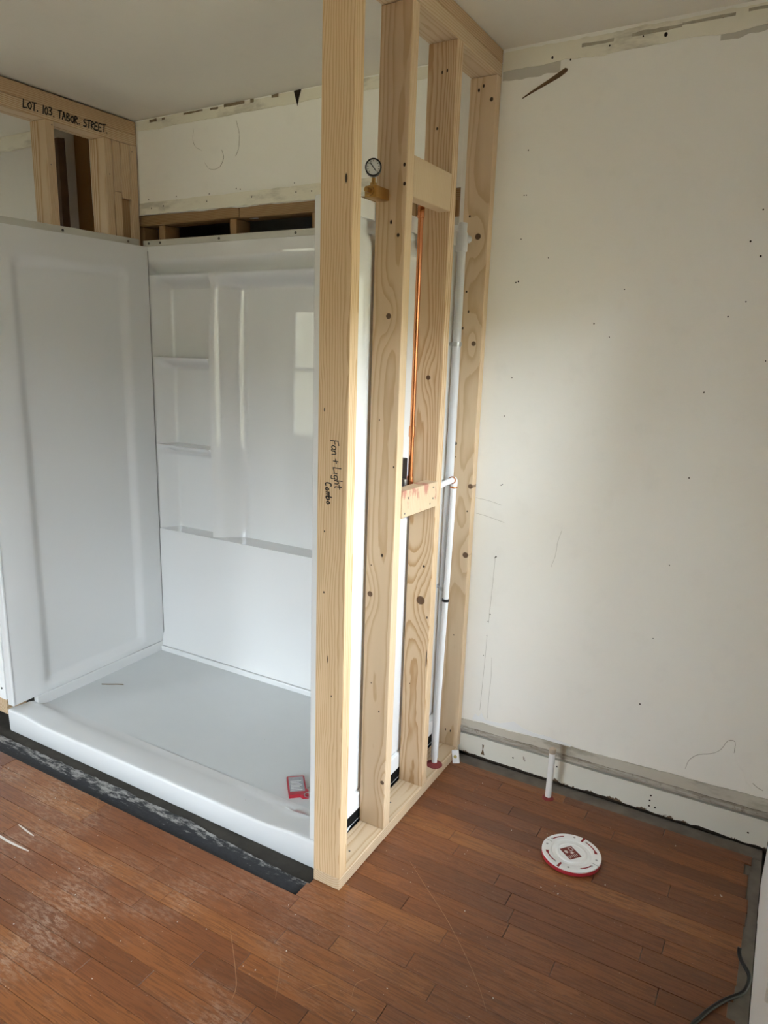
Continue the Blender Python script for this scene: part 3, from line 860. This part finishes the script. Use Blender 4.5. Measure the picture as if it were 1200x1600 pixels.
ba = B((.004, .195, 1.884), (.040, .262, 1.912), .003, 2)
finish('elbow_body', ba, M['brass'], gv, 30)
finish('plug', lathe([(.006, -.016), (.006, 0), (.012, 0), (.012, .012)], (.021, .190, 1.899), 'y', 12), M['brass'], gv, 30)

cp = thing('copper_pipe', 'shiny copper riser pipe running down to the black valve', 'pipe', (.030, .470, 1.05))
finish('riser', tube([(.030, .470, z) for z in (1.05, 1.3, 1.6, 1.86, 1.91, 1.985)], .0078, 16), M['copper'], cp, 60)
for zv in (1.118, 1.27, 1.89):
    finish('coupling', lathe([(.0098, -.016), (.0103, -.012), (.0103, .012), (.0098, .016)], (.030, .470, zv), 'z', 16), M['copper'], cp, 40)
finish('elbow', tube(spline([(.030, .470, 1.90), (.030, .462, 1.912), (.030, .44, 1.915), (.030, .36, 1.914), (.030, .303, 1.914)], 5), .0085, 14), M['copper'], cp, 60)
va = thing('shower_valve', 'black shower valve body behind the red stained block', 'valve', (.02, .44, 1.10))
finish('valve_body', B((.003, .385, 1.075), (.024, .461, 1.190), .003, 2), M['black'], va)
finish('valve_stub', lathe([(.012, 0), (.012, .02), (.009, .02), (.009, .04)], (.030, .470, 1.068), 'z', 14), M['brass'], va, 30)
finish('valve_stub', lathe([(.009, 0), (.009, .045)], (.030, .43, 1.085), 'z', 14), M['grey_metal'], va, 30)

vp = thing('vent_pipe', 'grey white plastic riser pipe with a tee behind the last stud bay', 'pipe', (.045, .70, 0))
VX, VY = .046, .735
finish('riser', tube([(VX, VY, z) for z in (.0385, .5, 1.0, 1.5, 1.835)], .0135, 18), M['pipe_grey'], vp, 60)
finish('tee', lathe([(.017, 0), (.018, .004), (.018, .052), (.014, .058), (.014, .085), (.006, .087)], (VX, VY, 1.812), 'z', 18), M['pipe_grey'], vp, 40)
finish('tee_branch', lathe([(.012, 0), (.012, .038), (.009, .040)], (VX, VY + .012, 1.855), 'y', 16), M['pipe_grey'], vp, 40)
for zv in (1.53, 1.075, .70):
    st = bmesh.new()
    lathe([(.0155, -.007), (.0155, .007)], (VX, VY, zv), 'z', 16, st)
    box(st, (VX - .03, VY + .006, zv - .006), (VX + .012, VY + .0162, zv + .006), .002)
    finish('pipe_strap', st, M['grey_metal'], vp, 40)
wp = thing('supply_pipe', 'thin white plastic water pipe with elbow inside the last stud bay', 'pipe', (.068, .70, 0))
finish('riser', tube(spline([(.066, .690, .0395), (.066, .692, .15), (.067, .700, .45), (.068, .712, .75), (.068, .724, 1.065)], 5), .0098, 16), M['pipe'], wp, 60)
finish('cross_pipe', tube([(.068, .5755, 1.0845), (.068, .62, 1.0868), (.068, .712, 1.090)], .0095, 16), M['pipe'], wp, 60)
el = finish('elbow', tube(spline([(.068, .708, 1.090), (.068, .720, 1.089), (.068, .7245, 1.084), (.068, .7245, 1.062)], 6), .0115, 16), M['pipe'], wp, 60)
for (p, ax) in (((.068, .709, 1.090), 'y'), ((.068, .7245, 1.064), 'z')):
    finish('crimp_ring', lathe([(.0122, -.003), (.0128, -.002), (.0128, .002), (.0122, .003)], p, ax, 16), M['copper'], wp, 40)
finish('pipe_clip', lathe([(.0098, -.005), (.0128, -.005), (.0128, .005), (.0098, .005)], (.0677, .7085, .668), 'z', 16, close=False), M['black'], wp, 40)
finish('caulk_collar', lathe([(.030, 0), (.029, .002), (.022, .005), (.011, .010), (.002, .011)], (.066, .690, .0383), 'z', 18), M['maroon'], wp, 40)

# ------------------------------------------------------------------ floor items on the right
sp = thing('pipe_stub', 'short white capped pipe stub rising from the floor by the back wall', 'pipe', (.464, .7724, 0))
finish('pipe', tube([(.464, .7724, .0005), (.4645, .772, .08), (.465, .771, .178)], .0105, 18), M['pipe'], sp, 60)
finish('cap', lathe([(.0118, 0), (.0122, .002), (.0122, .014), (.010, .017), (.001, .0175)], (.465, .771, .177), 'z', 18), plain('tan_cap', (.42, .34, .26), .5), sp, 40)
finish('caulk_collar', lathe([(.020, 0), (.019, .002), (.013, .0035), (.0105, .008)], (.464, .7724, .0003), 'z', 18), M['maroon'], sp, 40)

FX, FY = .6135, .5093
tf = thing('toilet_flange', 'round white toilet flange on a red ring screwed to the floor', 'toilet flange', (FX, FY, 0))
finish('base_ring', lathe([(.086, .0), (.0885, .002), (.0885, .010), (.0875, .012), (.05, .012)], (FX, FY, .0006), 'z', 64), M['red_plastic'], tf, 40)
RB = math.radians(-32)
def wedge_gaps(a):   # white ring notched where the photograph shows it
    return False
ring = lathe([(.056, .0125), (.0865, .0125), (.0880, .0135), (.0880, .0172), (.0868, .0184), (.062, .0184), (.060, .0176), (.058, .0150), (.0475, .0150), (.0465, .0170), (.0450, .0178), (.040, .0178), (.0375, .0160), (.002, .0158)], (FX, FY, .0006), 'z', 72)
wr_ = finish('flange_ring', ring, M['white_plastic'], tf, 35)
def arc_slot(a0, a1, r0, r1, wide_end, bm=None):
    bm = bm or bmesh.new(); n = 12; top = []
    for i in range(n + 1):
        a = a0 + (a1 - a0) * i / n; w = (r1 - r0) / 2; rm = (r0 + r1) / 2
        if wide_end and i >= n - 2: w *= 2.1
        top.append((a, rm - w, rm + w))
    lo = [(bm.verts.new((FX + r * math.cos(a), FY + r * math.sin(a), .0188)), bm.verts.new((FX + q * math.cos(a), FY + q * math.sin(a), .0188))) for a, r, q in top]
    hi = [(bm.verts.new((FX + r * math.cos(a), FY + r * math.sin(a), .0193)), bm.verts.new((FX + q * math.cos(a), FY + q * math.sin(a), .0193))) for a, r, q in top]
    for i in range(n):
        bm.faces.new((hi[i][0], hi[i][1], hi[i+1][1], hi[i+1][0]))
        for s2 in (0, 1): bm.faces.new((lo[i][s2], lo[i+1][s2], hi[i+1][s2], hi[i][s2]))
    for i in (0, n): bm.faces.new((lo[i][0], lo[i][1], hi[i][1], hi[i][0]))
    return bm
R_ = math.radians
for (a0, a1, wide) in ((62, 20, True), (118, 150, False), (200 + 42, 200, True), (300, 332, False)):
    finish('slot', arc_slot(R_(a0 + 5), R_(a1 + 5), .0715, .0755, wide), M['red_dark'], wr_)
for a in (78, 258):
    finish('notch', arc_slot(R_(a - 2.5), R_(a + 2.5), .066, .0886, False), M['red_dark'], wr_)
for a in (166, 346):
    finish('notch', arc_slot(R_(a - .8), R_(a + .8), .066, .0886, False), M['grey_metal'], wr_)
for a in (48 + 20, 98, 156, 182, 246, 278, 340 - 4, 2):
    finish('screw_recess', lathe([(.0035, .0186), (.0035, .0192), (.001, .0192)], (FX + .0745 * math.cos(R_(a)), FY + .0745 * math.sin(R_(a)), .0006), 'z', 12), M['grey_metal'], wr_)
stc = (FX - .002, FY - .002, .0168)
sb = B((stc[0] - .026, stc[1] - .021, .0165), (stc[0] + .026, stc[1] + .021, .0170))
rot_about(sb, sb.verts, stc, (0, 0, R_(-38)))
sk = finish('sticker', sb, M['sticker'], wr_)
pr_ = bmesh.new(); rr = random.Random(5)
def pbar(xa, ya, xb, yb): box(pr_, (stc[0] + xa, stc[1] + ya, .01705), (stc[0] + xb, stc[1] + yb, .01725))
for (xa, ya, xb, yb) in ((-.022, .0145, -.006, .0165), (-.022, .004, -.006, .006), (-.022, .006, -.020, .0145), (-.008, .006, -.006, .0145)): pbar(xa, ya, xb, yb)
for k in range(6): pbar(.010, -.017 + k * .0056, .022 - (k % 3) * .002, -.0150 + k * .0056)
prism([(stc[0] + .002 + .0075 * (1 if q % 2 == 0 else .5) * math.cos(q * PI / 5), stc[1] + .004 + .0075 * (1 if q % 2 == 0 else .5) * math.sin(q * PI / 5)) for q in range(10)], 'z', .01705, .01725, pr_)
prism([(stc[0] - .008 + .0085 * (1 if q % 2 == 0 else .62) * math.cos(q * PI / 6), stc[1] - .010 + .0065 * (1 if q % 2 == 0 else .62) * math.sin(q * PI / 6)) for q in range(12)], 'z', .01705, .01725, pr_)
rot_about(pr_, pr_.verts, stc, (0, 0, R_(-38)))
finish('print', pr_, M['sticker_white'], sk)

# small white block leaning against the plate end
wb = thing('plastic_clip', 'small white plastic clip with a brass hole leaning on the bottom plate', 'clip', (.108, .80, 0))
cb = B((.096, .792, .001), (.122, .803, .050), .002, 2)
rot_about(cb, cb.verts, Vector((.108, .797, 0)), (R_(-14), R_(-9), R_(18)))
finish('clip_body', cb, M['white_plastic'], wb)
ch = lathe([(.0065, -.0015), (.0065, .001), (.0045, .001), (.0040, -.001), (.001, -.001)], (.108, .7925, .027), 'y', 16)
rot_about(ch, ch.verts, Vector((.108, .797, 0)), (R_(-14), R_(-9), R_(18)))
finish('brass_hole', ch, plain('aged_brass', (.40, .34, .12), .4, .5), wb)

# black cable on the floor
cab = finish('power_cable', tube(spline([(1.083, .372, .022), (1.0835, .366, .012), (1.0895, .348, .0065), (1.1085, .311, .006), (1.1105, .281, .006), (1.0997, .2384, .006), (1.068, .197, .006), (1.038, .1468, .006), (1.0212, .11, .006), (1.0, .05, .006), (.985, -.10, .006), (1.0, -.35, .006)], 8), .0052, 10), M['cable'], None, 60)
tag(cab, 'black power cable curling over the floor by the right wall', 'cable')

# red case and grass straw in the pan
rc = thing('red_case', 'small red plastic case with a printed window lying in the shower pan', 'case', (-.262, .285, .045))
RA = R_(40)
def rcplace(bm):
    bmesh.ops.transform(bm, matrix=Matrix.Translation((-.262, .285, .0436)) @ Matrix.Rotation(RA, 4, 'Z'), verts=bm.verts); return bm
cs = prism([(-.030, -.052), (.008, -.050), (.016, -.060), (.036, -.060), (.038, -.030), (.031, -.020), (.031, .052), (.027, .056), (-.027, .056), (-.031, .052)], 'z', 0., .013)
case = finish('case_body', rcplace(cs), M['red_plastic'], rc)
finish('printed_window', rcplace(B((-.025, -.034, .0125), (.026, .050, .0142), .0006)), M['label'], rc)
for i in range(7):
    finish('print_line', rcplace(B((-.020, -.028 + i * .0085, .0142), (.018 - (i % 3) * .004, -.0255 + i * .0085, .0146))), M['label_line'], rc)
finish('key_ring', rcplace(tube([(.034 + .013 * math.cos(t), -.052 + .013 * math.sin(t) - .008, .014) for t in [2 * PI * i / 20 for i in range(21)]], .0014, 8)), M['grey_metal'], rc, 60)
loop = finish('cord_loop', rcplace(tube(spline([(.030, -.020, .012), (.045, -.014, .012), (.050, -.030, .012), (.040, -.048, .012)], 5), .0016, 8)), M['grey_metal'], rc, 60)
stw = finish('straw', tube(spline([(-1.428, .448, .0475), (-1.40, .462, .0485), (-1.37, .485, .0475), (-1.345, .497, .0478)], 4), .0020, 6), plain('dry_straw', (.20, .14, .07), .8), None, 60)
tag(stw, 'short dry brown straw lying on the shower pan floor', 'straw')

# ------------------------------------------------------------------ wall details
# torn tape and plaster strips under the ceiling and above the opening
def strip(x0, x1, zt, zb, y0, y1, seed, mat, amp=.006, n=70):
    a = ragged(x0, x1, n, zt, amp, seed); b = ragged(x0, x1, n, zb, amp, seed + 3)
    return prism(a + list(reversed(b)), 'y', y0, y1)
finish('tape_strip', strip(-1.51, .0, 2.409, 2.372, L - .005, L - .0002, 71, 0, .0045), M['wall_tape'], wall_back)
finish('tape_strip', strip(.092, 1.115, 2.404, 2.352, L - .004, L - .0002, 81, 0, .007), M['wall_tape'], wall_back)
for (xa, xb, zt, zb, yo, sd) in ((.33, .42, 2.388, 2.379, .0055, 84), (.47, .60, 2.391, 2.382, .0055, 85), (.60, .73, 2.394, 2.387, .0055, 86), (.76, .84, 2.398, 2.391, .0055, 88),
        (-1.43, -1.39, 2.408, 2.397, .007, 101), (-1.36, -1.345, 2.405, 2.398, .007, 102), (-1.24, -1.14, 2.409, 2.402, .007, 103), (-1.10, -1.06, 2.408, 2.399, .007, 104), (-1.03, -.93, 2.411, 2.401, .007, 105), (-.90, -.885, 2.412, 2.400, .007, 106), (-.80, -.77, 2.412, 2.402, .007, 107)):
    finish('torn_paper', strip(xa, xb, zt, zb, L - yo, L - yo + .0018, sd, 0, .0035, 14), M['torn'] if xa < 0 else M['torn_pale'], wall_back)
finish('torn_paper', prism([(-.700, 2.411), (-.668, 2.412), (-.678, 2.385), (-.684, 2.360), (-.692, 2.385)], 'y', L - .007, L - .0052), M['dark'], wall_back)
finish('smudge', strip(.70, 1.115, 2.385, 2.338, L - .0015, L - .0003, 91, 0, .008), M['wall_smudge'], wall_back)
finish('smudge', strip(.092, .27, 2.372, 2.325, L - .0015, L - .0003, 93, 0, .008), M['wall_smudge'], wall_back)
finish('tape_strip', strip(-1.508, -.05, lambda x: 2.092, lambda x: 2.047 - .012 * (x + 1.6) / 1.6, L - .007, L - .0002, 95, 0, .0035), M['wall_tape'], wall_back)
# patches of lifted paint
def patch(pts, y=.0012, mat=None):
    bm = prism(pts, 'y', L - y, L - .0002)
    return finish('plaster_patch', bm, mat or M['wall'], wall_back)
def from_px(pl): return pl
patch([(-1.19, 2.352), (-1.20, 2.31), (-1.185, 2.28), (-1.15, 2.262), (-1.14, 2.22), (-1.12, 2.195), (-1.09, 2.188), (-1.06, 2.195), (-1.04, 2.225), (-1.05, 2.255), (-1.02, 2.26), (-1.00, 2.235), (-.98, 2.225), (-.965, 2.25), (-.96, 2.30), (-.975, 2.35)], .0022)
patch([(.872, .172), (.868, .20), (.876, .235), (.90, .262), (.935, .277), (.96, .300), (.975, .335), (.995, .338), (.997, .30), (1.01, .265), (1.03, .245), (1.04, .215), (1.055, .20), (1.06, .178)], .0016)
patch([(.13, .155), (.14, .18), (.155, .172), (.165, .19), (.18, .165), (.24, .17), (.29, .192), (.33, .175), (.37, .17), (.42, .172), (.50, .165), (.50, .158)], .0016, M['white_wall'])
# nail holes and dents
hole_mesh = None
HOLES = [(.1882, 1.7309, 3), (.180, 1.728, 2.5), (.1899, 1.426, 2), (.1727, 1.2976, 2), (.183, 1.063, 2), (.179, 1.060, 2), (.1785, .8019, 3.2), (.175, .798, 2), (.1722, .5837, 2.4), (.166, .555, 2), (.165, .50, 1.6), (.158, .42, 1.6),
         (.7745, 1.4063, 2.6), (.7077, .3839, 2.8), (.765, 1.15, 2.4), (.742, .87, 2), (.722, .62, 1.8), (.84, 1.82, 3), (.87, 1.78, 3.4), (.81, 1.62, 2.4), (.52, 1.70, 2), (.44, 1.60, 2.2), (.49, 1.56, 2), (.86, 1.90, 2.4), (.88, 2.06, 3), (.19, 2.12, 2.2), (.187, 1.99, 2), (.194, 1.99, 2), (.187, 1.86, 2), (.28, 1.80, 1.8),
         (.30, 2.352, 3), (.245, 2.366, 4), (.41, 2.37, 2.6), (.56, 2.372, 6), (.50, 2.378, 2.5), (.70, 2.39, 4), (.90, 2.33, 3), (.85, 1.66, 2.2), (.92, 1.50, 2),
         (-1.46, 2.105, 2.5), (-1.30, 2.105, 2.5), (-1.12, 2.10, 2.5), (-.98, 2.108, 2.5), (-.96, 2.104, 2.5), (-.70, 2.104, 2.5), (-1.05, 2.235, 2), (-1.07, 2.24, 2)]
for (hx, hz, r) in HOLES:
    if hole_mesh is None:
        ho = finish('nail_hole', lathe([(.001, 0), (.001, -.0006), (.0006, -.0009)], (hx, L - .0003, hz), 'y', 10), M['dark'], wall_back); hole_mesh = ho.data
    else:
        ho = bpy.data.objects.new('nail_hole', hole_mesh); C.objects.link(ho); ho.parent = wall_back
    dy = L - .0003 - (.0070 if (hx < 0 and False) else .0) - (.004 if (hz > 2.35 and hx > 0) else 0)
    ho.location = Vector((hx, dy - .0003, hz)) - wloc(wall_back); ho.scale = (r * .8, 1, r)
for (hx, hz) in ((-1.44, 2.068), (-1.37, 2.072), (-1.13, 2.072), (-.90, 2.07), (-.69, 2.07), (-.62, 2.068)):
    finish('screw_dimple', lathe([(.009, -.0001), (.006, -.0007), (.002, -.0009)], (hx, L - .0070, hz), 'y', 14), M['wall_tape'], wall_back)
    finish('nail_hole', lathe([(.0028, -.0001), (.0022, -.0006)], (hx + .002, L - .0078, hz), 'y', 8), M['dark'], wall_back)
# long thin vertical cracks with dirt
for (xa, za, xb, zb) in ((.176, .80, .168, .55), (.166, .50, .158, .20), (.19, .42, .19, .175), (.40, .93, .375, .80)):
    finish('crack', tube(spline([(xa, L - .0002, za), ((xa + xb) / 2 + .002, L - .0002, (za * 2 + zb) / 3), ((xa + xb) / 2 - .001, L - .0002, (za + zb * 2) / 3), (xb, L - .0002, zb)], 4), .0005, 4), M['crack'], wall_back)
# brown sliver of wood stuck on the wall, high up by the frame
slv = prism([(.160, 2.268), (.190, 2.280), (.270, 2.310), (.291, 2.322), (.2935, 2.329), (.287, 2.332), (.240, 2.308), (.185, 2.282)], 'y', L - .007, L - .0002)
so = finish('wood_sliver', slv, M['gouge'])
tag(so, 'tapered dark brown wood sliver stuck high on the cream wall', 'wood sliver')
# outlines of the lifted paint
def crack(pts, r=.0007, mat=None):
    finish('crack', tube(spline([(x, L - .0012, z) for x, z in pts], 3), r, 4), mat or M['crack'], wall_back)
crack([(-1.19, 2.352), (-1.20, 2.31), (-1.185, 2.28), (-1.15, 2.262)])
crack([(-1.14, 2.22), (-1.12, 2.195), (-1.09, 2.188), (-1.06, 2.195), (-1.04, 2.225), (-1.05, 2.255)])
crack([(-.98, 2.225), (-.965, 2.25), (-.96, 2.30), (-.975, 2.35)])
crack([(.868, .20), (.876, .235), (.90, .262), (.935, .277), (.96, .300), (.975, .335), (.995, .338), (.997, .30)], .0008)
crack([(1.06, .215), (1.075, .205), (1.09, .20)], .0008)
crack([(.09, 1.005), (.14, 1.00), (.185, .99)], .0005); crack([(.09, .95), (.13, .945), (.20, .93)], .0005)
# rust streak and nail holes in the base board
bbd = bpy.data.objects['baseboard_back']
finish('rust_streak', prism([(.179, .066), (.186, .064), (.184, .045), (.190, .024), (.176, .024), (.181, .045)], 'y', L - .0068, L - .0055), M['gouge'], bbd)
for (hx, hz) in ((.7777, .0696), (.7761, .05), (.7764, .03), (.795, .03), (.461, .0685), (1.07, .045), (.30, .05)):
    finish('nail_hole', lathe([(.0032, -.0001), (.0026, -.0008)], (hx, L - .006, hz), 'y', 8), M['dark'], bbd)
# scratches, paint smears and crumbs on the boards
M['scratch'] = plain('pale_scratch', (.36, .20, .11), .7, .2)
M['smear'] = plain('dried_plaster_smear', (.60, .55, .50), .8, .1, var=.3, vs=60)
def ribbon(name, pts, w, mat, z=.0004):
    bm = bmesh.new(); P = spline([(x, y, z) for x, y in pts], 5); prev = None
    for i, p in enumerate(P):
        d = (P[min(i+1, len(P)-1)] - P[max(i-1, 0)]).normalized(); n = Vector((-d.y, d.x, 0)) * w / 2 * (.35 + .65 * math.sin(PI * (i + .4) / len(P)))
        cur = [bm.verts.new(q) for q in (p + n, p - n, p - n - Vector((0, 0, .0007)), p + n - Vector((0, 0, .0007)))]
        if prev:
            for k in range(4): bm.faces.new((prev[k], prev[(k+1) % 4], cur[(k+1) % 4], cur[k]))
        prev = cur
    return finish(name, bm, mat, floor)
ribbon('scratch', [(.202, .224), (.29, .152), (.399, .065), (.521, -.055), (.588, -.141)], 0.0011, M['scratch'])
ribbon('scratch', [(-.081, -.2755), (-.007, -.347), (.046, -.403), (.0625, -.4395)], 0.0017, M['scratch'])
ribbon('scratch', [(-.842, -.0716), (-.815, -.095), (-.7714, -.138)], 0.0010, M['scratch'])
ribbon('scratch', [(-.7926, -.085), (-.765, -.0855), (-.74, -.11)], 0.0009, M['scratch'])
ribbon('scratch', [(.08, -.266), (.12, -.33), (.148, -.381)], 0.0009, M['scratch'])
ribbon('scratch', [(.19, -.33), (.21, -.30), (.232, -.28)], 0.0010, M['scratch'])
ribbon('scratch', [(.30, -.28), (.29, -.24), (.31, -.21)], 0.0010, M['scratch'])
ribbon('paint_smear', [(-.935, -.310), (-.892, -.3148), (-.845, -.319)], .006, M['smear'])
ribbon('paint_smear', [(-.98, -.372), (-.90, -.378), (-.797, -.3716)], .008, M['smear'])
rr = random.Random(77); crumb = None
for i in range(110):
    t = rr.random()
    x, yv = (rr.uniform(-1.3, .95), rr.uniform(-.62, -.09)) if t < .72 else (rr.uniform(.12, 1.05), rr.uniform(-.09, .80))
    if math.hypot(x - FX, yv - FY) < .11: continue
    if crumb is None:
        bmc = bmesh.new(); bmesh.ops.create_icosphere(bmc, subdivisions=1, radius=.0016)
        for v in bmc.verts: v.co *= rr.uniform(.7, 1.2)
        crumb = finish('plaster_crumb', bmc, M['smear'], floor); o = crumb
    else:
        o = bpy.data.objects.new('plaster_crumb', crumb.data); C.objects.link(o); o.parent = floor
    q = rr.uniform(.5, 1.25); o.location = (x, yv, .0010 * q); o.scale = (q * rr.uniform(.8, 1.7), q, q * .8); o.rotation_euler = (0, 0, rr.uniform(0, 3))
for (x, yv) in ((-.62, .62), (-.78, .55), (-.55, .48), (-.95, .40), (-.42, .38), (-.70, .33), (-.88, .66), (-.35, .12), (-.9, .11)):
    o = bpy.data.objects.new('plaster_crumb', crumb.data); C.objects.link(o); o.parent = pan
    o.location = Vector((x, yv, (.0425 if yv > .2 else .062))) - wloc(pan); o.scale = (.8, .6, .5)
